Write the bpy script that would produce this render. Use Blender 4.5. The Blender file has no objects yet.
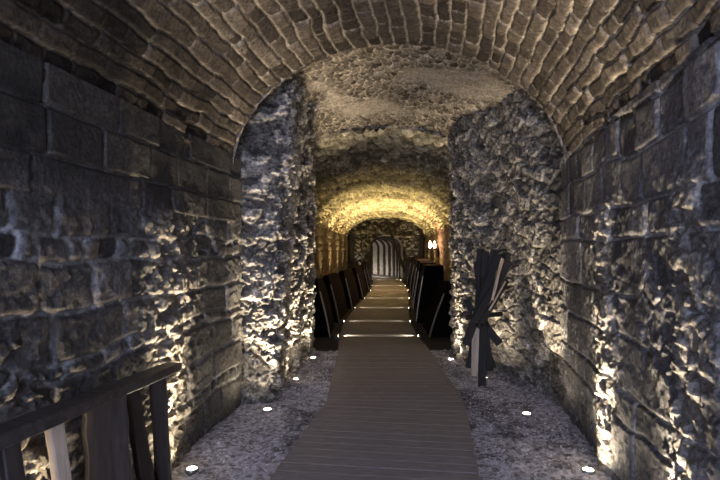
import bpy, bmesh, math, random
import numpy as np
from mathutils import Vector, Matrix

random.seed(7)
SC = bpy.context.scene
COL = SC.collection

# ------------------------------------------------------------------ tagging
def tag(o, label=None, cat=None, group=None, kind=None):
    if label: o['label'] = label
    if cat: o['category'] = cat
    if group: o['group'] = group
    if kind: o['kind'] = kind
    return o

def link(name, me, mat=None, parent=None):
    o = bpy.data.objects.new(name, me)
    COL.objects.link(o)
    if mat is not None: me.materials.append(mat)
    if parent is not None: o.parent = parent
    return o

def empty(name, loc=(0, 0, 0), rz=0.0):
    o = bpy.data.objects.new(name, None)
    o.empty_display_size = 0.1
    COL.objects.link(o)
    o.location = loc
    o.rotation_euler = (0, 0, rz)
    return o

def copy_tree(o, parent=None):
    c = o.copy(); COL.objects.link(c); c.parent = parent
    for ch in list(o.children): copy_tree(ch, c)
    return c

# ------------------------------------------------------------------ noise
def hsh(ix, iy, seed):
    with np.errstate(over='ignore'):
        h = (ix.astype(np.int64) * 374761393 + iy.astype(np.int64) * 668265263 + seed * 1274126177).astype(np.uint32)
        h = (h ^ (h >> np.uint32(13))) * np.uint32(1274126177)
        h = (h ^ (h >> np.uint32(16))) * np.uint32(2246822519)
        h = h ^ (h >> np.uint32(15))
    return h.astype(np.float64) / 4294967295.0

def vnoise(x, y, seed):
    ix = np.floor(x); iy = np.floor(y)
    fx = x - ix; fy = y - iy
    fx = fx * fx * (3 - 2 * fx); fy = fy * fy * (3 - 2 * fy)
    a = hsh(ix, iy, seed); b = hsh(ix + 1, iy, seed)
    c = hsh(ix, iy + 1, seed); d = hsh(ix + 1, iy + 1, seed)
    return (a + (b - a) * fx) * (1 - fy) + (c + (d - c) * fx) * fy

def fbm(x, y, seed, octs=4, gain=0.5):
    s = 0; a = 1; t = 0
    for i in range(octs):
        s = s + a * (vnoise(x * 2 ** i, y * 2 ** i, seed + i * 17) - .5); t += a; a *= gain
    return s / t * 2          # about -1..1

def sst(x, a, b):
    t = np.clip((x - a) / (b - a), 0, 1)
    return t * t * (3 - 2 * t)

def worley(x, y, seed):
    ix = np.floor(x); iy = np.floor(y)
    f1 = np.full(x.shape, 9.0); f2 = np.full(x.shape, 9.0); cid = np.zeros(x.shape)
    for dx in (-1, 0, 1):
        for dy in (-1, 0, 1):
            cx = ix + dx; cy = iy + dy
            px = cx + .5 + (hsh(cx, cy, seed) - .5) * .9
            py = cy + .5 + (hsh(cx, cy, seed + 5) - .5) * .9
            d = np.hypot(px - x, py - y)
            closer = d < f1
            f2 = np.where(closer, f1, np.minimum(f2, d))
            cid = np.where(closer, hsh(cx, cy, seed + 9), cid)
            f1 = np.where(closer, d, f1)
    return f1, f2, cid

# ------------------------------------------------------------------ masonry patterns (metres)
def coursed(U, V, rows, L, seed, wob=.02, r=.03, wobf=2.5, endk=1.0):
    Uw = U + wob * fbm(U * wobf, V * wobf, seed + 1, 3)
    Vw = V + wob * fbm(U * wobf + 9, V * wobf, seed + 2, 3)
    ed = [-1.0]; rr = random.Random(seed)
    k = 0
    while ed[-1] < Vw.max() + 1:
        ed.append(ed[-1] + rows[k % len(rows)] * rr.uniform(.88, 1.12)); k += 1
    ed = np.array(ed)
    row = np.clip(np.searchsorted(ed, Vw.ravel(), side='right').reshape(Vw.shape) - 1, 0, len(ed) - 2)
    lo = ed[row]; hi = ed[row + 1]
    dv = np.minimum(Vw - lo, hi - Vw)
    h0 = hi - lo
    Lr = L * (.75 + .5 * hsh(row, row * 0, seed + 3)) * np.clip(h0 / np.mean(rows), .55, 1.3)
    x = Uw / Lr + hsh(row, row * 0 + 7, seed + 4) * 10
    kk = np.floor(x)
    e = lambda q: q + (hsh(q, row, seed + 5) - .5) * .55
    kk = np.where(x < e(kk), kk - 1, kk)
    kk = np.where(x >= e(kk + 1), kk + 1, kk)
    du = np.minimum(x - e(kk), e(kk + 1) - x) * Lr
    a = np.clip(du * endk / r, 0, 1); b = np.clip(dv / r, 0, 1)
    prof = np.clip(1 - np.sqrt((1 - a) ** 2 + (1 - b) ** 2), 0, 1)
    cid = hsh(kk, row, seed + 6)
    return prof, cid

def rubble(U, V, s, seed, asp=1.5, wob=.5, sharp=.28):
    x = U / (s * asp); y = V / s
    x = x + wob * .5 * fbm(x * .9, y * .9, seed + 1, 3)
    y = y + wob * .5 * fbm(x * .9 + 4, y * .9, seed + 2, 3)
    f1, f2, cid = worley(x, y, seed)
    return np.clip((f2 - f1) / sharp, 0, 1), cid

def colour(prof, cid, stone, stone2, mortar, n, lo=.1, hi=.45):
    m = sst(prof, lo, hi)[..., None]
    s = np.array(stone) * (1 - cid[..., None]) + np.array(stone2) * cid[..., None]
    v = (.75 + .5 * ((cid * 7.13) % 1))[..., None]
    c = np.array(mortar) * (1 - m) + s * v * m
    return np.clip(c * (1 + .45 * n[..., None]), .004, .95)

def surface(name, P, disp, col, mat, ref, parent=None):
    """grid of points P[nu,nv,3], pushed along its normal towards ref by disp"""
    du = np.gradient(P, axis=0); dv = np.gradient(P, axis=1)
    n = np.cross(du, dv); n /= np.maximum(np.linalg.norm(n, axis=2, keepdims=True), 1e-9)
    c = np.mean(np.sum(n * (np.asarray(ref) - P), axis=2))
    flip = c < 0
    if flip: n = -n
    Q = P + n * disp[..., None]
    nu, nv = disp.shape
    me = bpy.data.meshes.new(name)
    idx = np.arange(nu * nv).reshape(nu, nv)
    f = np.stack([idx[:-1, :-1], idx[1:, :-1], idx[1:, 1:], idx[:-1, 1:]], -1).reshape(-1, 4)
    if flip: f = f[:, ::-1]
    me.vertices.add(nu * nv); me.vertices.foreach_set('co', Q.reshape(-1).astype(np.float32))
    nf = len(f)
    me.loops.add(nf * 4); me.loops.foreach_set('vertex_index', f.reshape(-1).astype(np.int32))
    me.polygons.add(nf)
    me.polygons.foreach_set('loop_start', np.arange(0, nf * 4, 4, dtype=np.int32))
    me.update(calc_edges=True)
    me.polygons.foreach_set('use_smooth', np.ones(nf, dtype=bool))
    at = me.attributes.new('stone', 'FLOAT_COLOR', 'POINT')
    rgba = np.ones((nu * nv, 4), np.float32); rgba[:, :3] = col.reshape(-1, 3)
    at.data.foreach_set('color', rgba.reshape(-1))
    me.validate()
    return link(name, me, mat, parent)

# ------------------------------------------------------------------ materials
def newmat(name):
    m = bpy.data.materials.new(name); m.use_nodes = True
    nt = m.node_tree
    b = nt.nodes['Principled BSDF']
    return m, nt, b

def stone_mat(name, bump=.6, scale=40, rough=.85, spec=.3, lo=.5, hi=1.5):
    m, nt, b = newmat(name)
    N = nt.nodes; Lk = nt.links
    at = N.new('ShaderNodeAttribute'); at.attribute_name = 'stone'
    tc = N.new('ShaderNodeTexCoord')
    no = N.new('ShaderNodeTexNoise'); no.inputs['Scale'].default_value = scale; no.inputs['Detail'].default_value = 6
    no.inputs['Roughness'].default_value = .65
    Lk.new(tc.outputs['Object'], no.inputs['Vector'])
    mr = N.new('ShaderNodeMapRange'); mr.inputs[1].default_value = .3; mr.inputs[2].default_value = .7
    mr.inputs[3].default_value = lo; mr.inputs[4].default_value = hi
    Lk.new(no.outputs['Fac'], mr.inputs[0])
    mx = N.new('ShaderNodeVectorMath'); mx.operation = 'SCALE'
    Lk.new(at.outputs['Color'], mx.inputs[0]); Lk.new(mr.outputs[0], mx.inputs['Scale'])
    Lk.new(mx.outputs[0], b.inputs['Base Color'])
    bp = N.new('ShaderNodeBump'); bp.inputs['Strength'].default_value = bump; bp.inputs['Distance'].default_value = .012
    Lk.new(no.outputs['Fac'], bp.inputs['Height']); Lk.new(bp.outputs[0], b.inputs['Normal'])
    b.inputs['Roughness'].default_value = rough
    b.inputs['Specular IOR Level'].default_value = spec
    return m

def wood_mat(name, c1, c2, rough=.6, scale=(3, 3, 60), axis=None, bump=.3):
    m, nt, b = newmat(name)
    N = nt.nodes; Lk = nt.links
    tc = N.new('ShaderNodeTexCoord'); mp = N.new('ShaderNodeMapping')
    mp.inputs['Scale'].default_value = scale
    Lk.new(tc.outputs['Object'], mp.inputs[0])
    no = N.new('ShaderNodeTexNoise'); no.inputs['Scale'].default_value = 1; no.inputs['Detail'].default_value = 7
    no.inputs['Distortion'].default_value = .6
    Lk.new(mp.outputs[0], no.inputs['Vector'])
    cr = N.new('ShaderNodeValToRGB')
    cr.color_ramp.elements[0].position = .32; cr.color_ramp.elements[0].color = (*c1, 1)
    cr.color_ramp.elements[1].position = .68; cr.color_ramp.elements[1].color = (*c2, 1)
    Lk.new(no.outputs['Fac'], cr.inputs[0]); Lk.new(cr.outputs[0], b.inputs['Base Color'])
    bp = N.new('ShaderNodeBump'); bp.inputs['Strength'].default_value = bump; bp.inputs['Distance'].default_value = .006
    Lk.new(no.outputs['Fac'], bp.inputs['Height']); Lk.new(bp.outputs[0], b.inputs['Normal'])
    b.inputs['Roughness'].default_value = rough
    return m

def plain_mat(name, c, rough=.6, metal=0.0, nscale=30):
    m, nt, b = newmat(name)
    N = nt.nodes; Lk = nt.links
    no = N.new('ShaderNodeTexNoise'); no.inputs['Scale'].default_value = nscale; no.inputs['Detail'].default_value = 4
    cr = N.new('ShaderNodeValToRGB')
    cr.color_ramp.elements[0].position = .3; cr.color_ramp.elements[0].color = (*[v * .75 for v in c], 1)
    cr.color_ramp.elements[1].position = .7; cr.color_ramp.elements[1].color = (*[min(1, v * 1.25) for v in c], 1)
    tc = N.new('ShaderNodeTexCoord'); Lk.new(tc.outputs['Object'], no.inputs['Vector'])
    Lk.new(no.outputs['Fac'], cr.inputs[0]); Lk.new(cr.outputs[0], b.inputs['Base Color'])
    b.inputs['Roughness'].default_value = rough; b.inputs['Metallic'].default_value = metal
    return m

def emit_mat(name, c, s):
    m, nt, b = newmat(name)
    b.inputs['Base Color'].default_value = (*c, 1)
    b.inputs['Emission Color'].default_value = (*c, 1)
    b.inputs['Emission Strength'].default_value = s
    return m

M_wall = stone_mat('stone_wall', 1.0, 38, .8, .3, .4, 1.6)
M_vault = stone_mat('vault_brick', 1.0, 38, .9, .15, .35, 1.6)
M_rubble = stone_mat('rubble_stone', 1.0, 34, .8, .25, .2, 1.8)
M_gravel = stone_mat('gravel', .9, 130, .9, .2)
M_far = stone_mat('far_stone', 1.0, 12, .9, .15, .25, 1.7)
M_board = wood_mat('boardwalk_wood', (.19, .178, .190), (.31, .286, .302), .66, (9, 60, 9))
M_dark = wood_mat('dark_timber', (.020, .015, .013), (.060, .045, .037), .6, (25, 25, 3))
M_nearblack = wood_mat('near_black_timber', (.006, .005, .0045), (.020, .016, .014), .7, (25, 25, 3))
M_rail = wood_mat('rail_timber', (.030, .026, .025), (.085, .072, .068), .6, (6, 25, 25))
M_pale = wood_mat('pale_timber', (.42, .33, .24), (.66, .52, .39), .6, (25, 25, 3))
M_panel = plain_mat('dark_panel', (.006, .0045, .004), .85)
M_panel.node_tree.nodes['Principled BSDF'].inputs['Specular IOR Level'].default_value = .04
M_trim = plain_mat('bronze_trim', (.16, .12, .08), .35, .8)
M_black = plain_mat('black_metal', (.02, .02, .02), .45, .6)
M_steel = plain_mat('steel_rim', (.3, .29, .27), .35, .9)
M_plaster = plain_mat('grey_plaster', (.5, .46, .42), .85, 0, 8)
M_lens = emit_mat('warm_lamp_lens', (1, .90, .68), 40)
M_lens2 = emit_mat('yellow_lamp_lens', (1, .82, .5), 8)
M_candle = emit_mat('candle_bulb', (1, .55, .34), 22)

# ------------------------------------------------------------------ mesh helpers
def box_into(bm, a, b):
    """axis box"""
    r = bmesh.ops.create_cube(bm, size=1)
    M = Matrix.Translation([(a[i] + b[i]) / 2 for i in range(3)]) @ Matrix.Diagonal([abs(b[i] - a[i]) for i in range(3)] + [1])
    bmesh.ops.transform(bm, matrix=M, verts=r['verts'])
    return r['verts']

def bar_mesh(name, length, w, t, taper=1.0, warp=.0, bev=.006, seed=1, segs=10):
    """rough timber along +Z from 0 to length, w across X, t across Y"""
    bm = bmesh.new(); rr = random.Random(seed)
    rings = []
    for i in range(segs + 1):
        f = i / segs
        k = 1 + (taper - 1) * f
        ox = warp * math.sin(f * 3.1 + seed); oy = warp * .6 * math.sin(f * 4.3 + seed * 2)
        W = w / 2 * k * rr.uniform(.94, 1.05); T = t / 2 * k * rr.uniform(.94, 1.05)
        bv = min(bev, W * .4, T * .4)
        pts = [(-W + bv, -T), (W - bv, -T), (W, -T + bv), (W, T - bv), (W - bv, T), (-W + bv, T), (-W, T - bv), (-W, -T + bv)]
        z = f * length
        if i in (0, segs): z += 0
        rings.append([bm.verts.new((x + ox, y + oy, z + (rr.uniform(-.006, .006) if i == segs else 0))) for x, y in pts])
    for a, b in zip(rings, rings[1:]):
        for j in range(8):
            bm.faces.new((a[j], a[(j + 1) % 8], b[(j + 1) % 8], b[j]))
    bm.faces.new(rings[0][::-1]); bm.faces.new(rings[-1])
    me = bpy.data.meshes.new(name); bm.to_mesh(me); bm.free()
    return me

def aim(o, p0, p1, roll=0.0):
    d = (Vector(p1) - Vector(p0))
    q = d.to_track_quat('Z', 'Y')
    o.rotation_mode = 'QUATERNION'
    from mathutils import Quaternion
    o.rotation_quaternion = q @ Quaternion((0, 0, 1), roll)
    o.location = p0
    return d.length

def timber(name, p0, p1, w, t, mat, parent, roll=0, taper=1, warp=0, seed=1):
    L = (Vector(p1) - Vector(p0)).length
    o = link(name, bar_mesh(name, L, w, t, taper, warp, seed=seed), mat, parent)
    aim(o, p0, p1, roll)
    return o

def lathe(name, prof, mat, parent=None, n=24):
    bm = bmesh.new(); rings = []
    for r, z in prof:
        rings.append([bm.verts.new((r * math.cos(2 * math.pi * i / n), r * math.sin(2 * math.pi * i / n), z)) for i in range(n)])
    for a, b in zip(rings, rings[1:]):
        for j in range(n):
            bm.faces.new((a[j], a[(j + 1) % n], b[(j + 1) % n], b[j]))
    if prof[0][0] > 0: bm.faces.new(rings[0][::-1])
    if prof[-1][0] > 0: bm.faces.new(rings[-1])
    for f in bm.faces: f.smooth = True
    me = bpy.data.meshes.new(name); bm.to_mesh(me); bm.free()
    return link(name, me, mat, parent)

# ------------------------------------------------------------------ plan of the place  (Y = depth, Z = height, eye 1.6)
def axis_step(spec):
    """piecewise spaced array: [(start, end, step), ...]"""
    out = []
    for a, b, s in spec:
        n = max(1, int(round((b - a) / s)))
        out += list(np.linspace(a, b, n, endpoint=False))
    out.append(spec[-1][1])
    return np.array(out)

xl1 = lambda y: -1.25 + .12 * (y - 5.5)
xr1 = lambda y: 2.03 + .165 * (y - 5.3)
SPR = 2.38

# ---- near room: walls
def near_wall(name, xf, seed, side):
    ys = axis_step([(-3, 1.0, .06), (1.0, 5.62, .0105)])
    hs = axis_step([(-.06, 2.55, .0105)])
    Y, H = np.meshgrid(ys, hs, indexing='ij')
    U, V = Y + 20, H + 1
    nz = fbm(U * 3, V * 3, seed + 50, 5)
    fine = fbm(U * 14, V * 14, seed + 60, 4, .6)
    ridg = 1 - np.abs(fbm(U * 7, V * 7, seed + 70, 4, .6)) * 2.2
    if side < 0:
        p1, c1 = coursed(U, V, [.29, .085, .25, .31, .12, .27], .36, seed, .06, .040, 2.0)
        p2, c2 = rubble(U, V, .15, seed + 8, 1.5, .5, .26)
        mixn = sst(fbm(U * .9, V * 1.1, seed + 30, 3) - .22, 0, .08) * sst(H, 2.0, 1.85)
        top = sst(H, 1.86, 1.90)
        p3, c3 = coursed(U, V, [.27, .24], .62, seed + 3, .018, .02)
        prof = p1 * (1 - mixn) + p2 * mixn; cid = np.where(mixn > .5, c2, c1)
        prof = prof * (1 - top) + p3 * top; cid = np.where(top > .5, c3, cid)
        ruff = .25 + 1.1 * np.exp(-((Y - 4.05) / .36) ** 2) + .6 * np.exp(-((Y - 2.5) / .45) ** 2) * sst(H, 1.1, .8)
        ruff = ruff * sst(2.05 - H, 0, .3)
    else:
        p1, c1 = coursed(U, V, [.36, .30, .42, .22], .50, seed, .05, .03, 2.0)
        p2, c2 = rubble(U, V, .17, seed + 8, 1.3, .7, .22)
        mixn = sst(fbm(U * 1.1, V * .9, seed + 30, 3) - .28 + .35 * np.exp(-((Y - 3.95) / .22) ** 2), .0, .08) * sst(1.95 - H, 0, .2)
        prof = p1 * (1 - mixn) + p2 * mixn; cid = np.where(mixn > .5, c2, c1)
        ruff = .22 + 1.0 * np.exp(-((Y - 4.0) / .22) ** 2) + .8 * np.exp(-((Y - 2.6) / .25) ** 2)
        ruff = ruff * sst(2.15 - H, 0, .3)
    flake = sst(fbm(U * 9, V * 13, seed + 80, 4, .6), -.05, .12)             # broken scales with sharp lips
    disp = .026 * sst(prof, 0, .8) + .022 * (cid - .5) + .012 * nz + .005 * fine + ruff * (.026 * flake + .018 * fine + .010 * np.clip(ridg, -1, 1))
    disp = disp - .030
    if side < 0:
        c = colour(prof, cid, (.062, .060, .060), (.120, .110, .102), (.27, .265, .26), fine * .8 + nz * .5, .12, .38)
    else:
        c = colour(prof, cid, (.085, .082, .088), (.15, .142, .146), (.33, .32, .33), fine * .7 + nz * .5, .10, .38)
        crust = .8 * sst(ridg, .84, .97) * sst(nz, .0, .35)
        c = c * (1 - crust[..., None]) + np.array((.40, .38, .36)) * crust[..., None]
    pal = sst(ruff, .5, 1.0)[..., None] * (.4 + .6 * flake[..., None])      # lamp streaks painted paler into the scaled stone
    c = c * (1 - .55 * pal) + np.array((.34, .30, .25)) * .55 * pal
    # sooty band and corner shadow painted on the upper left wall
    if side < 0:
        soot_shade = sst(H + .18 * nz, 1.75, 2.05) * (1 - .5 * sst(Y, 4.2, 5.4))
        c = c * (1 - .62 * soot_shade[..., None])
    P = np.stack([xf(Y), Y, H], -1)
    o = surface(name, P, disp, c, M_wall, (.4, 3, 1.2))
    tag(o, kind='structure')
    return o
near_wall('wall_left', xl1, 11, -1)
near_wall('wall_right', xr1, 23, 1)

# ---- near room: barrel vault
def near_vault():
    ys = axis_step([(-3, 1.4, .06), (1.4, 5.40, .011)])
    th = np.linspace(0, 1, 430)
    Y, T = np.meshgrid(ys, th, indexing='ij')
    a = math.pi * T
    cx = (xl1(Y) + xr1(Y)) / 2; hw = (xr1(Y) - xl1(Y)) / 2 + .03
    X = cx - hw * np.cos(a); Z = SPR - .04 + 1.31 * np.sin(a)
    U = Y + 20; V = T * 4.75 + 1
    prof, cid = coursed(U, V, [.115, .125, .13], .25, 41, .034, .028, 3.5, 1.9)
    nz = fbm(U * 2.5, V * 2.5, 90, 4); fine = fbm(U * 16, V * 16, 95, 4, .6)
    end = sst(5.40 - Y, 0, .5)
    disp = .032 * sst(prof, 0, .8) + .028 * (cid - .5) + .014 * nz + .010 * fine - .03
    disp = disp + (1 - sst(5.40 - Y, 0, .12)) * .012 * fbm(U * 6, V * 9, 31, 2)
    c = colour(prof, cid, (.040, .033, .029), (.118, .098, .082), (.36, .315, .26), fine * 1.1 + nz * .6, .06, .50)
    # lime-washed lower right courses, sooty courses and corner shadow painted on the lower left springing
    soot_shade = sst(.24 - T + .03 * nz, 0, .09) * sst(5.3 - Y, .0, 1.6)
    c = c * (1 - .68 * soot_shade[..., None])
    P = np.stack([X, Y, Z], -1)
    # irregular end edge
    P[-12:, :, 1] += (.03 * fbm(V[-12:] * 7, V[-12:] * 0 + 3, 8, 2))
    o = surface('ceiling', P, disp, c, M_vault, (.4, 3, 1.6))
    tag(o, kind='structure')
near_vault()

# ---- end ring of the near vault (brick ends above the second arch)
def ring_end(name, y, outer, inner, mat, seed, cols, ref):
    T = np.linspace(0, 1, 240); R = np.linspace(0, 1, 40)
    TT, RR = np.meshgrid(T, R, indexing='ij')
    xo, zo = outer(TT); xi, zi = inner(TT)
    X = xi + (xo - xi) * RR; Z = zi + (zo - zi) * RR
    prof, cid = rubble(X + 30, Z + 5, .13, seed, 1.2, .6, .3)
    fine = fbm(X * 14 + 30, Z * 14, seed + 5, 4)
    P = np.stack([X, np.full_like(X, y) , Z], -1)
    disp = .03 * prof + .012 * fine - .02
    o = surface(name, P, disp, colour(prof, cid, *cols, fine, .02, .3), mat, ref)
    tag(o, kind='structure')
    return o

# ---- middle passage: rough buttressed walls and a low segmental vault, y 5.4 .. 8.6
PL = [(-1.36, 5.30), (-1.36, 5.58), (-1.14, 5.66), (-.93, 5.70), (-.88, 5.84), (-.92, 6.72), (-1.06, 6.80), (-1.04, 6.90),
      (-.86, 6.97), (-.82, 7.1), (-.86, 7.85), (-1.02, 7.95), (-.97, 8.12), (-.76, 8.20), (-.74, 8.55), (-.78, 8.72), (-1.1, 8.76), (-2.6, 8.78)]
PR = [(2.12, 5.25), (2.06, 5.50), (2.02, 5.75), (2.02, 6.40), (1.95, 6.80), (1.74, 7.30), (1.60, 7.55), (1.55, 7.7),
      (1.47, 7.95), (1.46, 8.50), (1.48, 8.70), (1.8, 8.76), (3.6, 8.78)]
def plan_wall(name, pts, seed, lean, ref, hmax=3.75):
    d = [0]
    for p, q in zip(pts, pts[1:]): d.append(d[-1] + math.hypot(q[0] - p[0], q[1] - p[1]))
    s = np.arange(0, d[-1], .0105)
    # rounded corners by smoothing the sampled plan
    px = np.interp(s, d, [p[0] for p in pts]); py = np.interp(s, d, [p[1] for p in pts])
    k = np.ones(9) / 9
    px = np.convolve(np.pad(px, 4, 'edge'), k, 'valid'); py = np.convolve(np.pad(py, 4, 'edge'), k, 'valid')
    hs = np.arange(-.06, hmax, .0105)
    S, H = np.meshgrid(s, hs, indexing='ij')
    X = np.interp(S, s, px); Y = np.interp(S, s, py)
    X = X + lean * (np.clip(H, 0, 4) / 3.4) ** 1.5 * sst(Y, *((5.5, 6.2) if lean < 0 else (5.56, 5.72))) * (1 - .85 * sst(Y, 6.8, 8.5))
    prof, cid = rubble(S + 10, H + 5, .115 if lean > 0 else .15, seed, 1.35, .9 if lean > 0 else .6, .32)
    calm = 1 if lean > 0 else .62 + .38 * sst(Y, 7.0, 7.8)
    nz = fbm(S * 2.2 + 9, H * 2.2, seed + 40, 4)
    fine = fbm(S * 13 + 9, H * 13, seed + 50, 5, .7)
    chip = 1 - np.abs(fbm(S * 8 + 5, H * 9, seed + 60, 3, .6)) * 2
    y0 = 5.66 if lean > 0 else 5.80
    smooth = 1 - .7 * sst(y0 - Y, 0, .06) * (1 if lean > 0 else .35)
    flake = sst(fbm(S * 11 + 3, H * 12, seed + 80, 4, .65), -.06, .10); flake2 = sst(fbm(S * 24 + 3, H * 22, seed + 81, 3, .65), -.1, .12)
    disp = smooth * (.034 * sst(prof, 0, .5) + .05 * (cid - .5) + calm * (.030 * fine + .032 * flake + .012 * flake2)) + .035 * nz - .06
    c = colour(prof, cid, (.13, .120, .108), (.34, .31, .275), (.20, .185, .17), fine * .9 + nz * .6, .0, .35)
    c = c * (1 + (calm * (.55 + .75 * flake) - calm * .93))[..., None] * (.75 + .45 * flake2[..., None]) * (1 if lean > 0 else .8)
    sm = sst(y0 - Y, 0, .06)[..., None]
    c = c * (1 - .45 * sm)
    P = np.stack([X, Y, H], -1)
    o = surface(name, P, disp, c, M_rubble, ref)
    tag(o, kind='structure'); return o
plan_wall('wall_left', PL, 61, .24, (.4, 7, 1.5))
plan_wall('wall_right', PR, 77, -.28, (.4, 7, 1.5))

def mid_vault():
    ys = np.arange(5.30, 8.70, .013); t = np.linspace(-1, 1, 260)
    Y, T = np.meshgrid(ys, t, indexing='ij')
    cx = .40 + 0 * Y
    hw = 1.62 - .20 * (Y - 5.3) / 3.4
    X = cx + T * hw
    crown = 3.72 - .14 * (Y - 5.3) / 3.4
    Z = crown - .66 * (1 - np.sqrt(np.clip(1 - (T * .93) ** 2, 0, 1)))
    Z = crown - .34 * T ** 2 - .05 * T ** 6
    U = Y + 10; V = X + 10
    prof, cid = rubble(V, U, .095, 19, 1.0, .9, .45)
    nz = fbm(U * 2, V * 2, 77, 4); fine = fbm(U * 14, V * 14, 78, 4, .6)
    keep = sst(fbm(U * 1.4, V * 1.4, 79, 3) + .45 + .6 * sst(Y, 6.2, 5.5), -.1, .35)     # partly plastered over
    pm = prof * keep
    disp = .030 * pm + .02 * (cid - .5) * keep + .03 * nz + .018 * fine - .03
    c = colour(1 - (1 - prof) * 1.0, cid, (.055, .046, .038), (.21, .18, .145), (.40, .35, .285), fine * 1.1 + nz * .5, .05, .5)
    pl = np.array((.32, .28, .235)) * (1 + .3 * fine[..., None])
    c = c * keep[..., None] + pl * (1 - keep[..., None])
    P = np.stack([X, Y, Z], -1)
    tag(surface('ceiling', P, disp, c, M_vault, (.4, 7, 1.5)), kind='structure')
mid_vault()

# stone face over the near vault end, closing the gap up to the middle vault
def out1(T):
    a = math.pi * T
    return .39 - 2.2 * np.cos(a), 2.2 + 2.1 * np.sin(a)
def in1(T):
    a = math.pi * T; y = 5.40
    cx = (xl1(y) + xr1(y)) / 2; hw = (xr1(y) - xl1(y)) / 2 + .01
    return cx - hw * np.cos(a), SPR - .04 + 1.33 * np.sin(a)
ring_end('wall_front', 5.40, out1, in1, M_vault, 5, ((.17, .14, .118), (.27, .225, .185), (.5, .435, .36)), (.4, 9, 1.5))

def rear_face():
    T = np.linspace(-1, 1, 160); R = np.linspace(0, 1, 30)
    TT, RR = np.meshgrid(T, R, indexing='ij')
    xi = .40 + TT * 1.42; zi = 3.55 - .34 * TT ** 2
    X = xi; Z = zi + RR * 1.2
    fine = fbm(X * 12 + 30, Z * 12, 15, 4)
    prof, cid = rubble(X + 30, Z + 5, .12, 16, 1.2, .6, .3)
    tag(surface('wall_back', np.stack([X, 0 * X + 8.68, Z], -1), .02 * prof + .02 * fine, colour(prof, cid, (.2, .17, .14), (.3, .26, .2), (.4, .35, .3), fine), M_vault, (.4, 0, 1.5)), kind='structure')
rear_face()
def leak_shell():
    # unseen shell added to keep daylight out of the gaps: five closed sides, and a face round the entrance
    bm = bmesh.new(); vs = box_into(bm, (-5, -2.9, -.5), (7, 39, 5.2))
    bm.faces.ensure_lookup_table()
    bmesh.ops.delete(bm, geom=[f for f in bm.faces if f.normal.y < -.5], context='FACES')
    me = bpy.data.meshes.new('wall_light_seal'); bm.to_mesh(me); bm.free()
    M = plain_mat('light_seal', (.08, .075, .07), .9)
    tag(link('wall_light_seal', me, M), kind='structure')
    bm = bmesh.new(); n = 40; y = -2.88
    cx = (xl1(y) + xr1(y)) / 2; hw = (xr1(y) - xl1(y)) / 2
    inn = [(cx - hw, -.02)] + [(cx - hw * math.cos(math.pi * i / n), SPR - .04 + 1.31 * math.sin(math.pi * i / n)) for i in range(n + 1)] + [(cx + hw, -.02)]
    a = [bm.verts.new((x, y, z)) for x, z in inn]
    def o_(x, z):
        dx, dz = x - cx, z - 1.5; k = min((5.2 if dx > 0 else 5.2) / max(abs(dx), .01), 3.7 / max(abs(dz), .01) if dz > 0 else 9)
        return (cx + dx * k, y, max(1.5 + dz * k, -.5))
    b = [bm.verts.new(o_(x, z)) for x, z in inn]
    for i in range(len(a) - 1): bm.faces.new((a[i], a[i + 1], b[i + 1], b[i]))
    me = bpy.data.meshes.new('wall_entrance_seal'); bm.to_mesh(me); bm.free()
    tag(link('wall_entrance_seal', me, M), kind='structure')
leak_shell()

# ---- far hall: y 8.6 .. 30, long yellow-lit vault
ax3 = lambda y: -.05 + .05 * y
W3 = 2.12; SP3 = 2.40
def far_vault():
    ys = axis_step([(8.6, 16, .03), (16, 30.4, .045)]); th = np.linspace(0, 1, 230)
    Y, T = np.meshgrid(ys, th, indexing='ij'); a = math.pi * T
    X = ax3(Y) - (W3 + .03) * np.cos(a); 
    # the vault steps down in three bays
    drop = .0 + .07 * sst(Y, 14.9, 15.0) + .07 * sst(Y, 21.9, 22.0)
    Z = SP3 - .04 + (1.20 - drop) * np.sin(a)
    U = Y + 10; V = T * 5.6
    prof, cid = rubble(U, V, .17, 29, 1.3, .7, .3)
    nz = fbm(U * 1.5, V * 1.5, 55, 4); fine = fbm(U * 8, V * 8, 56, 4, .65)
    disp = .07 * prof + .11 * (cid - .5) + .03 * nz + .06 * fine - .06
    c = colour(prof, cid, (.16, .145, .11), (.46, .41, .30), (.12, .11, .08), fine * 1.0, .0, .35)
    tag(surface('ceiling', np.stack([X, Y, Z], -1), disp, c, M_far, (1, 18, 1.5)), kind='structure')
far_vault()
def far_wall(name, sgn, seed):
    ys = axis_step([(8.6, 30.4, .045)]); hs = np.arange(-.06, 2.5, .035)
    Y, H = np.meshgrid(ys, hs, indexing='ij')
    X = ax3(Y) + sgn * W3
    prof, cid = coursed(Y + 10, H + 1, [.25, .3, .2], .45, seed, .04, .04)
    fine = fbm(Y * 8 + 50, H * 8, seed + 2, 4, .6); nz = fbm(Y * 1.5 + 50, H * 1.5, seed + 3, 3)
    disp = .02 * prof + .02 * (cid - .5) + .02 * fine + .02 * nz - .02
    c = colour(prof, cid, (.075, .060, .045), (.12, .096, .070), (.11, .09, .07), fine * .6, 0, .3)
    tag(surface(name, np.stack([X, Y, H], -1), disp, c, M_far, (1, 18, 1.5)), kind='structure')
far_wall('wall_left', -1, 301); far_wall('wall_right', 1, 302)

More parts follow.
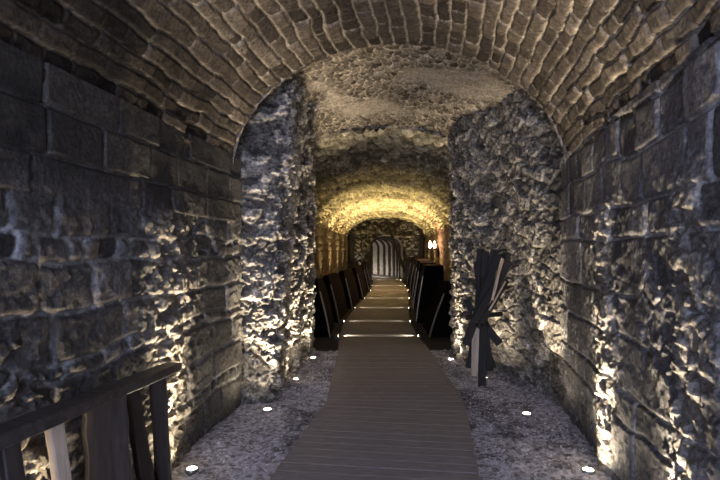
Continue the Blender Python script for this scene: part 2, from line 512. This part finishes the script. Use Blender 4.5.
# ---- end wall of the far hall with its small opening, y = 30.2
bend = lambda y: -(np.maximum(y - 30.2, 0) ** 2) / 22.0
EC = ax3(30.2); OW = .93; OSP = 1.75; OR = .68
def end_out(T):
    a = math.pi * T
    return EC - 2.4 * np.cos(a), np.where(np.sin(a) < 0, 0, 2.3 + 1.6 * np.sin(a))
def end_in(T):
    a = math.pi * T
    return EC - OW * np.cos(a), OSP + OR * np.sin(a)
CE = ((.07, .065, .06), (.16, .15, .14), (.09, .085, .08))
def end_wall():
    T = np.linspace(0, 1, 200); R = np.linspace(0, 1, 60)
    TT, RR = np.meshgrid(T, R, indexing='ij')
    # outline parametrised down both jambs: first/last 25 % are the jambs
    def path(T, hw, sp, ri):
        a = np.clip((T - .25) / .5, 0, 1) * math.pi
        x = -hw * np.cos(a); z = sp + ri * np.sin(a)
        z = np.where(T < .25, sp * T / .25, z); z = np.where(T > .75, sp * (1 - T) / .25, z)
        return EC + x, z
    xi, zi = path(TT, OW, OSP, OR); xo, zo = path(TT, 2.4, 2.4, 1.3)
    X = xi + (xo - xi) * RR; Z = zi + (zo - zi) * RR
    prof, cid = rubble(X + 30, Z + 5, .22, 91, 1.2, .8, .35)
    fine = fbm(X * 8 + 30, Z * 8, 92, 4, .65); nz = fbm(X * 2 + 30, Z * 2, 93, 3)
    disp = .10 * prof + .16 * (cid - .5) + .06 * fine + .05 * nz
    tag(surface('wall_back', np.stack([X, np.full_like(X, 30.2), Z], -1), disp, colour(prof, cid, *CE, fine, 0, .3), M_far, (EC, 20, 1.5)), kind='structure')
    # beyond: narrow pale-plastered passage y 30.2 .. 38
    ys = np.linspace(30.15, 38, 60)
    Y, T2 = np.meshgrid(ys, np.linspace(0, 1, 90), indexing='ij')
    x, z = path(T2, OW + .02, OSP, OR)
    n = fbm(Y * 3, T2 * 20, 12, 3)
    tag(surface('ceiling', np.stack([x + bend(Y), Y, z - .0], -1), .01 * n, np.ones(Y.shape + (3,)) * np.array((.5, .47, .43)), M_far, (EC - .4, 34, 1.2)), kind='structure')
    bm = bmesh.new(); box_into(bm, (EC - 4.4, 38, -.1), (EC + 1.2, 38.15, 2.8))
    me = bpy.data.meshes.new('wall_back'); bm.to_mesh(me); bm.free()
    tag(link('wall_back', me, plain_mat('dark_end', (.03, .03, .03), .8)), kind='structure')
end_wall()

# ---- arch hoops of the narrow passage
def hoop_mesh():
    bm = bmesh.new(); n = 22; rings = []
    path = [(-OW + .05, 0.0), (-OW + .05, OSP * .5)] + [(-(OW - .05) * math.cos(math.pi * i / n), OSP + (OR - .05) * math.sin(math.pi * i / n)) for i in range(n + 1)] + [(OW - .05, OSP * .5), (OW - .05, 0.0)]
    for x, z in path:
        zz = max(z, OSP * .0)
        dx, dz = (x, max(0, z - OSP)); L = math.hypot(dx, dz) or 1
        nx, nz = dx / L, dz / L
        ring = [bm.verts.new((x + nx * a, b, zz + nz * a)) for a, b in ((-.10, -.10), (.015, -.10), (.015, .10), (-.10, .10))]
        rings.append(ring)
    for a, b in zip(rings, rings[1:]):
        for j in range(4): bm.faces.new((a[j], a[(j + 1) % 4], b[(j + 1) % 4], b[j]))
    bm.faces.new(rings[0][::-1]); bm.faces.new(rings[-1])
    bmesh.ops.recalc_face_normals(bm, faces=bm.faces[:])
    me = bpy.data.meshes.new('arched_rib'); bm.to_mesh(me); bm.free(); return me
hm = hoop_mesh(); hm.materials.append(M_dark)
ordn = ['first', 'second', 'third', 'fourth', 'fifth', 'sixth', 'seventh', 'eighth', 'ninth', 'tenth']
for i in range(8):
    o = bpy.data.objects.new('arched_rib', hm); COL.objects.link(o)
    yy = 30.95 + i * .80
    o.location = (EC + bend(yy), yy, 0.0); o.rotation_euler = (0, 0, math.atan((yy - 30.2) / 11.0))
    tag(o, f'dark arched timber rib of the narrow far passage, {ordn[i]} from its mouth', 'rib', 'ribs of the far passage')

# ------------------------------------------------------------------ ground
WALK = [(-3, -.83), (3.76, .115), (5.47, .36), (8.2, .37), (9.7, .33), (11.7, .37), (14.4, .58), (17.3, .86), (20.7, 1.12), (24, 1.27), (30.6, 1.47)]
wc = lambda y: np.interp(y, [p[0] for p in WALK], [p[1] for p in WALK])
WH = .70
def gravel():
    ys = axis_step([(-3, 2.4, .08), (2.4, 8.7, .0125)]); xs = np.arange(-2.7, 2.9, .0125)
    X, Y = np.meshgrid(xs, ys, indexing='ij')
    f1, f2, cid = worley(X / .030 + 500, Y / .030 + 500, 4)
    g1, g2, gid = worley(X / .06 + 500, Y / .06 + 500, 6)
    nz = fbm(X * 2 + 9, Y * 2 + 9, 3, 4); fine = fbm(X * 9 + 9, Y * 9 + 9, 33, 3)
    big = sst(gid, .90, .93) * sst(.42 - g1, 0, .2)
    disp = .014 * (1 - f1) * (.4 + cid) + .03 * nz + .012 * fine + .018 * big
    # low ridge heaped against the walls
    v = .22 + .62 * cid
    dark = 1 - .55 * sst(nz + .5 * fine + .25 * sst(Y, 5.2, 7.5), .12, .5)      # damp, dirty patches
    c = (v * dark)[..., None] * np.array((.96, .95, 1.08))
    c = c * (1 - big[..., None]) + np.array((.5, .49, .53)) * big[..., None]
    o = surface('floor', np.stack([X, Y, 0 * X - .02], -1), disp, c, M_gravel, (0, 3, 100))
    tag(o, kind='structure')
    ys = axis_step([(8.65, 38.1, .12)]); xs = np.arange(-2.4, 4.2, .12)
    X, Y = np.meshgrid(xs, ys, indexing='ij')
    n = fbm(X * 3 + 9, Y * 3, 3, 3)
    tag(surface('floor', np.stack([X, Y, 0 * X - .02], -1), .02 * n, np.ones(X.shape + (3,)) * np.array((.10, .09, .085)) * (1 + .3 * n[..., None]), M_gravel, (0, 3, 100)), kind='structure')
gravel()

def pebbles():
    rr = random.Random(5); bm = bmesh.new()
    ic = bmesh.new(); bmesh.ops.create_icosphere(ic, subdivisions=1, radius=1)
    vs = [v.co.copy() for v in ic.verts]; fs = [[v.index for v in f.verts] for f in ic.faces]; ic.free()
    V = []; F = []
    for i in range(4200):
        y = 2.6 + 6 * rr.random() ** 1.2
        side = rr.random() < .5
        c = float(wc(y))
        if side: x = rr.uniform(max(xl1(y) + .05, -1.2), c - WH - .03) if y < 5.6 else rr.uniform(float(np.interp(y, [5.6, 6, 8.6], [-.78, -.72, -.60])), c - WH - .03)
        else: x = rr.uniform(c + WH + .03, xr1(y) - .05) if y < 5.5 else rr.uniform(c + WH + .03, float(np.interp(y, [5.5, 6.8, 7.7, 8.6], [1.86, 1.78, 1.38, 1.30])))
        r = rr.uniform(.003, .0085) * (1.7 if rr.random() < .03 else 1)
        nz = float(fbm(np.array([x * 2 + 9]), np.array([y * 2 + 9]), 3, 4)[0])
        z = -.008 + .03 * nz + r * .4
        M = Matrix.Rotation(rr.uniform(0, 6.3), 3, 'Z') @ Matrix.Diagonal((r * rr.uniform(.8, 1.5), r * rr.uniform(.8, 1.2), r * rr.uniform(.5, .9)))
        b = len(V)
        V += [tuple((M @ v) + Vector((x, y, z))) for v in vs]; F += [[b + j for j in f] for f in fs]
    me = bpy.data.meshes.new('loose_gravel'); me.from_pydata(V, [], F)
    at = me.attributes.new('stone', 'FLOAT_COLOR', 'POINT')
    cols = []
    for i in range(4200):
        g = rr.uniform(.35, .85); cols += [g, g * .97, g * 1.02, 1] * len(vs)
    at.data.foreach_set('color', cols)
    for p in me.polygons: p.use_smooth = True
    o = link('loose_gravel', me, M_gravel)
    tag(o, 'loose pale grey gravel chips scattered along both sides of the boardwalk', 'gravel', kind='stuff')
pebbles()

# ------------------------------------------------------------------ boardwalk
def boardwalk():
    root = empty('boardwalk', (.36, 5.4, 0))
    tag(root, 'long grey plank boardwalk running down the middle of the stone tunnel', 'boardwalk')
    off = Vector((-.36, -5.4, 0))
    rr = random.Random(2)
    # arc-length stations
    P = [Vector((c, y, 0)) for y, c in WALK]
    pts = []; step = .142
    y = -3.0; stations = []
    while y < 30.5:
        stations.append(y); y += step
    V = []; F = []
    gap = .005
    def fr(y):
        e = .15
        c = float(wc(y)); t = Vector((float(wc(y + e) - wc(y - e)), 2 * e, 0)).normalized()
        return Vector((c, y, 0)), t
    for y in stations:
        c0, t0 = fr(y + gap / 2); c1, t1 = fr(y + step - gap / 2)
        n0 = Vector((t0.y, -t0.x, 0)); n1 = Vector((t1.y, -t1.x, 0))
        dz = rr.uniform(-.0015, .0015); wl = WH + rr.uniform(-.006, .006); wr = WH + rr.uniform(-.006, .006)
        zt = .062 + dz; zb = .036; bv = .004
        quad = [c0 - n0 * wl, c0 + n0 * wr, c1 + n1 * wr, c1 - n1 * wl]
        ctr = (quad[0] + quad[1] + quad[2] + quad[3]) / 4
        b = len(V)
        for q in quad: V.append((q + off + Vector((0, 0, zb))))
        for q in quad: V.append((q + off + Vector((0, 0, zt - bv))))
        for q, (tt, s) in zip(quad, ((t0, 1), (t0, 1), (t1, -1), (t1, -1))): V.append((q + tt * bv * s + off + Vector((0, 0, zt))))
        F += [(b + 3, b + 2, b + 1, b)]
        for lv in (0, 4):
            for j in range(4):
                k = (j + 1) % 4
                F.append((b + lv + j, b + lv + k, b + lv + 4 + k, b + lv + 4 + j))
        F.append((b + 8, b + 9, b + 10, b + 11))
    me = bpy.data.meshes.new('deck'); me.from_pydata([tuple(v) for v in V], [], F)
    link('deck', me, M_board, root)
    for s, nm in ((-1, 'side_beam'), (1, 'side_beam')):
        V = []; F = []
        ys = np.arange(-3, 30.55, .25)
        for y in ys:
            c, t = fr(float(y)); n = Vector((t.y, -t.x, 0))
            for a, z in ((WH - .07, -.02), (WH - .02, -.02), (WH - .02, .036), (WH - .07, .036)):
                V.append(tuple(c + n * a * s + off + Vector((0, 0, z))))
        for i in range(len(ys) - 1):
            for j in range(4):
                k = (j + 1) % 4
                q = (i * 4 + j, i * 4 + k, i * 4 + 4 + k, i * 4 + 4 + j)
                F.append(q if s > 0 else q[::-1])
        me = bpy.data.meshes.new(nm); me.from_pydata(V, [], F)
        link(nm, me, M_black, root)
boardwalk()

# ------------------------------------------------------------------ ground lights
WARM = (1, .83, .58)
def make_ground_light():
    r = empty('ground_light')
    lathe('rim', [(.036, -.03), (.052, -.03), (.052, .010), (.048, .014), (.037, .014), (.036, .008)], M_steel, r)
    lathe('lens', [(.0361, -.028), (.0361, .010), (.030, .014), (.0, .016)], M_lens, r)
    return r
gl = make_ground_light(); first = [True]
def spot(loc, target, power, size, blend=.6, color=WARM, rad=.03, name='uplight_beam'):
    l = bpy.data.lights.new(name, 'SPOT'); l.energy = power; l.spot_size = math.radians(size); l.spot_blend = blend
    l.color = color; l.shadow_soft_size = rad
    o = bpy.data.objects.new(name, l); COL.objects.link(o); o.location = loc
    o.rotation_euler = (Vector(target) - Vector(loc)).to_track_quat('-Z', 'Y').to_euler()
    return o
def ground_light(x, y, label, wallx, narrow, wide, ang=56, color=WARM, tilt=.8, z=.0, dy=0.15):
    r = gl if first[0] else copy_tree(gl); first[0] = False
    r.location = (x, y, z - .008)
    tag(r, label, 'ground light', 'ground lights washing the stone walls')
    s = 1 if wallx > x else -1
    narrow *= 5.4 if y < 5 else 14; wide *= 1.9; tilt = {1.01: 1.0, 1.03: .85, 1.04: 1.1}.get(tilt, 1.8)
    spot((x, y, z + .03), (wallx, y + dy, tilt), narrow, ang, .9, color)
    if wide: spot((x, y, z + .035), (x + s * .25, y, z + 2.0), wide, 150, .8, color, .05)

ground_light(-1.23, 3.95, 'bright round ground light beside the right post of the wooden rail on the left', -1.42, 26, 7, tilt=1.3)
ground_light(-.93, 5.42, 'round ground light at the foot of the first rough buttress on the left', -.97, 11, 3, tilt=1.04, dy=.2)
ground_light(-.79, 6.70, 'round ground light at the foot of the second rough buttress on the left', -.86, 9, 3, tilt=1.04, dy=.2)
ground_light(-.70, 8.02, 'farthest ground light of the left side, just before the yellow-lit hall', -.80, 9, 3, tilt=1.04, dy=.12)
ground_light(1.66, 3.93, 'brightest round ground light, at the lower right beside the near wall', 1.84, 30, 7, tilt=1.3)
ground_light(1.63, 5.28, 'round ground light on the gravel between the near right wall and the timber bundle', 1.90, 7, 3, tilt=1.03, dy=.34, ang=50)
ground_light(1.33, 7.90, 'ground light left of the timber bundle at the end of the rough right wall', 1.46, 7, 4, tilt=1.04, dy=.12)
ground_light(1.56, 6.78, 'ground light hidden close behind the leaning timber bundle', 1.80, 2.6, 2, tilt=1.01, dy=.25, ang=70)
# washing the wall behind the rail and the one just past the right border of the picture
ground_light(-1.50, 2.55, 'ground light behind the uprights of the wooden rail', -1.66, 15, 3, tilt=1.01, color=(1, .80, .52))
ground_light(1.50, 2.70, 'ground light by the nearest stretch of the right wall', 1.64, 22, 7, tilt=1.1)
# the same fittings continue behind the visitor along both walls
ground_light(-1.85, .9, 'ground light along the left wall, nearest the entrance', -2.0, 12, 12, tilt=1.2)
ground_light(1.12, .9, 'ground light along the right wall, nearest the entrance', 1.3, 12, 12, tilt=1.2)

# ------------------------------------------------------------------ boardwalk edge lights + leaning panels of the far hall
def make_edge_light():
    r = empty('edge_light')
    bm = bmesh.new(); box_into(bm, (-.03, -.05, -.02), (.03, .05, .085))
    bmesh.ops.bevel(bm, geom=bm.edges[:], offset=.006, segments=2, affect='EDGES')
    me = bpy.data.meshes.new('housing'); bm.to_mesh(me); bm.free(); link('housing', me, M_black, r)
    bm = bmesh.new(); box_into(bm, (.0295, -.022, .045), (.034, .022, .072))
    me = bpy.data.meshes.new('lens'); bm.to_mesh(me); bm.free(); link('lens', me, M_lens2, r)
    return r
el = make_edge_light()
YS = [9.7, 11.7, 14.4, 17.3, 20.7, 23.4, 27.9]
k = 0
for i, y in enumerate(YS):
    for s in (-1, 1):
        o = el if k == 0 else copy_tree(el); k += 1
        c = float(wc(y)); x = c + s * (WH + .05)
        o.location = (x, y, 0)
        if s > 0: o.rotation_euler = (0, 0, math.pi)
        tag(o, f'small dark edge light on the {"left" if s < 0 else "right"} side of the boardwalk, {ordn[i]} from the front', 'edge light', 'edge lights of the boardwalk')
        reach = .22 if i == 0 else .62
        spot((x - s * .045, y, .10 + .03 * (i == 0)), (x - s * reach, y, .062), 14 + 5 * i, 30 if i else 42, .7, (1, .86, .6), .01, 'edge_beam')

def panel_mesh(L, H, lean, depth, s, topw=.12):
    """solid leaning board: front face towards the boardwalk, rounded upper corners, s=-1 left side (leans to -x)"""
    n = 8; R = min(.45, L * .35, H * .4)
    out = [(0, 0), (L, 0)]
    out += [(L - R + R * math.cos(a), H - R + R * math.sin(a)) for a in [math.pi / 2 * i / n for i in range(n + 1)]]
    out += [(R * .5 - R * .5 * math.sin(a), H - R * .5 + R * .5 * math.cos(a)) for a in [math.pi / 2 * i / n for i in range(n + 1)]]
    bm = bmesh.new(); A = []; B = []
    for y, z in out:
        f = z / H
        A.append(bm.verts.new((s * lean * f ** 1.25, y, z)))
        B.append(bm.verts.new((s * (depth - (depth - lean - topw) * f), y, z)))
    m = len(out)
    bm.faces.new(A if s > 0 else A[::-1]); bm.faces.new(B[::-1] if s > 0 else B)
    for j in range(m):
        q = (A[j], B[j], B[(j + 1) % m], A[(j + 1) % m]); bm.faces.new(q)
    bmesh.ops.recalc_face_normals(bm, faces=bm.faces[:])
    bm2 = bm
    me = bpy.data.meshes.new('body'); bm2.to_mesh(me); bm2.free()
    return me, out
def panel(y0, y1, s, H, label, off, lean=.24, depth=.55, topw=.12):
    L = y1 - y0
    xa = float(wc(y0)) + s * (WH + off); xb = float(wc(y1)) + s * (WH + off)
    r = empty('leaning_panel', (xa, y0, -.01), -math.atan2(xb - xa, L))
    tag(r, label, 'panel', 'dark leaning panels lining the boardwalk')
    me, out = panel_mesh(L, H, lean, depth, s, topw)
    link('body', me, M_panel, r)
    # raised bronze edge strip up the near side, and a foot rail
    def strip(name, pts, w):
        bm = bmesh.new(); rings = []
        for y, z in pts:
            f = max(z, 0) / H; x = s * lean * f ** 1.25
            rings.append([bm.verts.new((x + dx * s, y + dy, z)) for dx, dy in ((-.02, 0), (.006, 0), (.006, w), (-.02, w))])
        for a, b in zip(rings, rings[1:]):
            for j in range(4): bm.faces.new((a[j], a[(j + 1) % 4], b[(j + 1) % 4], b[j]))
        bm.faces.new(rings[0][::-1]); bm.faces.new(rings[-1])
        bmesh.ops.recalc_face_normals(bm, faces=bm.faces[:])
        me = bpy.data.meshes.new(name); bm.to_mesh(me); bm.free(); link(name, me, M_trim, r)
    strip('edge_strip', [(.02, H * t * .82) for t in [i / 10 for i in range(11)]], .035)
    return r
segs = [(9.95, 11.45), (11.95, 14.1), (14.7, 17.0), (17.6, 20.35), (21.0, 23.1), (23.8, 27.3)]
for i, (a, b) in enumerate(segs):
    panel(a, b, -1, 1.03, f'dark panel leaning back on the left of the boardwalk, {ordn[i]} of the left row', .20 - .10 * min(i / 3, 1))
    if i == 0: panel(a, b, 1, .98, 'dark low panel leaning right, nearest of the row on the right of the boardwalk', .26, .34, .75, .30)
    else: panel(a, b, 1, 1.26, f'tall dark round-cornered panel on the right of the boardwalk, {ordn[i]} of the right row', .18 - .06 * min(i / 3, 1), .20, .62, .40)

# ------------------------------------------------------------------ wooden rail on the left
def wooden_rail():
    rx = lambda y: -1.325 + .105 * (y - 3.6)
    root = empty('wooden_rail', (rx(3.0), 3.0, 0), 0)
    tag(root, 'weathered dark wooden rail on uneven uprights standing before the left wall', 'railing')
    off = Vector((-rx(3.0), -3.0, 0))
    def tb(name, p0, p1, w, t, mat, roll=0, seed=1, warp=.006, taper=1, label=None):
        o = timber(name, Vector(p0) + off, Vector(p1) + off, w, t, mat, root, roll, taper, warp, seed)
        if label: o['label'] = label
        return o
    tb('top_rail', (rx(1.1), 1.1, .865), (rx(3.78), 3.78, .79), .135, .068, M_rail, 0, 3, .010, .86)
    tb('bottom_rail', (rx(1.2) - .04, 1.2, .10), (rx(3.6) - .04, 3.6, .10), .06, .09, M_rail, 0, 4)
    ups = [
        (1.60, 1.62, .09, M_dark, None), (2.36, 2.26, .08, M_dark, None),
        (2.66, 2.55, .075, M_pale, 'upright coloured paler for the orange lamplight'), (3.0, 2.96, .235, M_dark, 'broad dark upright'),  # lamplight on the pale upright is put into its timber colour
        (3.42, 3.22, .11, M_dark, 'leaning dark upright'), (3.60, 3.57, .10, M_dark, None)]
    for i, (y0, y1, w, m, lb) in enumerate(ups):
        tb('upright', (rx(y0) + .02, y0, -.03), (rx(y1) - .01, y1, .80), .05, w, m, 0, 11 + i, .004, 1, lb)
wooden_rail()

# ------------------------------------------------------------------ bundle of crossing timbers on the right
def timber_bundle():
    ky = 6.42; kx = 1.452; kz = .66
    root = empty('timber_bundle', (kx, ky, 0))
    tag(root, 'sheaf of dark planks bound at the middle and leaning on the rough right wall', 'timber bundle')
    # (top px, top py) , (bottom px, bottom py) measured about the knot: given here as offsets in metres (x, depth, height)
    def pt(px, py, d): return (( px - 360) / 540 * (ky + d) - kx, d, 1.6 - (py - 250) / 540 * (ky + d))
    A = [  # bottom, top, w, t, mat
        ((482, 383, -.06), (487, 252, .06), .085, .035, M_dark),
        ((474, 376, -.03), (478, 312, -.01), .075, .030, M_pale),
        ((489, 371, .02), (479, 262, .12), .080, .030, M_dark),
        ((469, 368, .05), (497, 250, .02), .085, .030, M_dark),
        ((500, 344, .04), (474, 310, .05), .085, .030, M_dark),
        ((466, 345, -.05), (500, 254, .00), .085, .030, M_dark),
        ((474, 322, -.06), (511, 262, -.03), .085, .028, M_dark),
        ((478, 328, -.08), (509, 281, -.06), .060, .028, M_dark),
        ((489, 310, -.10), (508, 282, -.09), .020, .016, M_pale),
        ((492, 300, -.12), (505, 259, -.11), .030, .016, M_pale),
        ((466, 318, .00), (504, 315, .03), .050, .03, M_dark),
        ((494, 368, .10), (468, 300, .10), .070, .03, M_dark),
        ((478, 334, .12), (482, 249, .11), .085, .03, M_dark),
    ]
    for i, (b, t, w, th, m) in enumerate(A):
        p0 = Vector(pt(*b)); p1 = Vector(pt(*t))
        p0.y += 0; 
        # real lean: the upper ends rest back towards the wall
        p1.y += .10
        if p0.z < .08: p0.z = -.02
        o = timber('plank', p0, p1, w * 1.1, th, m, root, 0, 1, .004, 31 + i)
        zd = (p1 - p0).normalized(); xd = Vector((0, 1, 0)).cross(zd).normalized(); yd = zd.cross(xd)
        o.rotation_quaternion = Matrix((xd, yd, zd)).transposed().to_quaternion()
        if m is M_pale: o['label'] = 'pale narrow plank'
    for c in root.children:
        if c.data.materials[0] is M_dark: c.data.materials[0] = M_nearblack  # silhouette against the lit wall put into the plank colour
    # rope binding around the knot
    bm = bmesh.new(); R = .085; n = 28
    for q in range(2):
        ring = []
        for i in range(n):
            a = 2 * math.pi * i / n
            c = Vector((R * 1.1 * math.cos(a) - .01, R * 1.6 * math.sin(a) + .05, .70 + q * .022 + .006 * math.sin(3 * a)))
            t = Vector((-math.sin(a), math.cos(a), 0)); nn = Vector((math.cos(a), math.sin(a), 0))
            ring.append([bm.verts.new(c + nn * .011 * math.cos(b) + Vector((0, 0, 1)) * .011 * math.sin(b)) for b in [2 * math.pi * j / 8 for j in range(8)]])
        for i in range(n):
            for j in range(8):
                bm.faces.new((ring[i][j], ring[(i + 1) % n][j], ring[(i + 1) % n][(j + 1) % 8], ring[i][(j + 1) % 8]))
    me = bpy.data.meshes.new('binding'); bm.to_mesh(me); bm.free()
    link('binding', me, M_nearblack, root)
timber_bundle()

# ------------------------------------------------------------------ leaning beam before the far opening
o = link('leaning_beam', bar_mesh('leaning_beam', 3.35, .17, .17, .9, .01, .01, 5), M_nearblack)
aim(o, (2.62, 29.2, 0.0), (1.45, 29.35, 3.13))
tag(o, 'long dark beam leaning diagonally across the arch at the far end', 'beam')

# dark door frame at the end of the far hall
root = empty('gate_frame', (EC, 29.75, 0))
tag(root, 'thin black gate frame standing against the rough end wall of the hall', 'gate')
for s in (-1, 1):
    lo = link('post', bar_mesh('post', 2.45, .22, .12, 1, 0, .01, 3), M_black, root); lo.location = (s * 1.92, 0, -.02)

# ------------------------------------------------------------------ candle sconce on the far right wall
def sconce():
    y = 21.6; xw = ax3(y) + W3
    r = empty('wall_sconce', (xw - .03, y, 1.62))
    tag(r, 'glowing candle wall lamp with two bulbs on the right wall of the far hall', 'wall lamp')
    bm = bmesh.new(); box_into(bm, (-.03, -.14, -.28), (.03, .14, .10))
    bmesh.ops.bevel(bm, geom=bm.edges[:], offset=.01, segments=2, affect='EDGES')
    me = bpy.data.meshes.new('back_plate'); bm.to_mesh(me); bm.free(); link('back_plate', me, M_black, r)
    bm = bmesh.new(); box_into(bm, (-.16, -.20, -.02), (0, .20, .02))
    me = bpy.data.meshes.new('bracket'); bm.to_mesh(me); bm.free(); link('bracket', me, M_black, r)
    for dx, dy in ((-.22, -.10), (-.10, .08), (-.34, .0)):
        pass
    for dx in (-.14, -.32):
        b = lathe('bulb', [(.02, 0.0), (.045, .03), (.052, .10), (.04, .19), (.012, .26), (.0, .28)], M_candle, r, 12)
        b.location = (dx, 0, .06)
        c = lathe('candle_cup', [(.0, -.05), (.05, -.04), (.055, .02), (.02, .06)], M_black, r, 12); c.location = (dx, 0, .02)
    bm = bmesh.new(); box_into(bm, (-.36, -.02, -.02), (0, .02, .01))
    me = bpy.data.meshes.new('arm'); bm.to_mesh(me); bm.free(); link('arm', me, M_black, r)
    l = bpy.data.lights.new('candle_light', 'POINT'); l.energy = 30; l.color = (1, .45, .25); l.shadow_soft_size = .08
    o = bpy.data.objects.new('candle_light', l); COL.objects.link(o); o.location = (xw - .42, y - .1, 1.85)
sconce()

# ------------------------------------------------------------------ far hall wall washers
YEL = (1, .76, .34)
def make_washer():
    r = empty('wall_washer')
    lathe('housing', [(.0, -.02), (.07, -.02), (.07, .10), (.055, .12), (.055, .10)], M_black, r, 16)
    lathe('lens', [(.054, .09), (.054, .105), (.0, .11)], M_lens2, r, 16)
    return r
wsh = make_washer(); k = 0
for i, y in enumerate((14.6, 17.6, 20.5, 23.6, 26.6, 29.0)):
    for s in (-1, 1):
        o = wsh if k == 0 else copy_tree(wsh); k += 1
        x = ax3(y) + s * (W3 - .30); o.location = (x, y, 0)
        tag(o, f'black floor lamp washing the {"left" if s < 0 else "right"} wall of the far hall, {ordn[i]} from the front', 'floor lamp', 'floor lamps behind the leaning panels')
        e = [30, 240, 480, 460, 330, 110][i]
        if i in (2, 5) : spot((x, y, .16), (ax3(y) + s * (W3 + .1), y, 1.6), e * .12, 26, .6, YEL, .04, 'washer_streak')
        spot((x, y, .16), (ax3(y) + s * (W3 - 1.15), y, 3.0), e, 84, .9, YEL, .05, 'washer_beam')

# light on the rough end wall and inside the narrow passage
for s in (-1, 1):
    spot((EC + s * 1.5, 29.6, .1), (EC + s * 1.45, 30.4, 2.2), 30, 30, .8, (1, .85, .65), .05, 'end_wall_beam')
for i in range(7):
    l = bpy.data.lights.new('passage_lamp', 'POINT'); l.energy = 3.6; l.color = (1, .88, .74); l.shadow_soft_size = .04
    o = bpy.data.objects.new('passage_lamp', l); COL.objects.link(o); yy = 31.35 + i * .80; o.location = (EC + bend(yy) + (.25 if i % 2 else -.1), yy, .22)

# ------------------------------------------------------------------ daylight from the entrance behind the visitor
w = bpy.data.worlds.new('World'); SC.world = w; w.use_nodes = True
bg = w.node_tree.nodes['Background']
bg.inputs[0].default_value = (.55, .65, 1.0, 1); bg.inputs[1].default_value = 3.9

# ------------------------------------------------------------------ camera
cam = bpy.data.cameras.new('camera'); cam.lens = 27; cam.sensor_width = 36; cam.shift_y = 10 / 720
cam.clip_start = .02
co = bpy.data.objects.new('camera', cam); COL.objects.link(co)
co.location = (0, 0, 1.6); co.rotation_euler = (math.pi / 2, 0, 0)
SC.camera = co
SC.view_settings.view_transform = 'Standard'; SC.view_settings.look = 'None'
SC.view_settings.exposure = 1.5; SC.view_settings.gamma = 1; SC.view_settings.use_curve_mapping = False
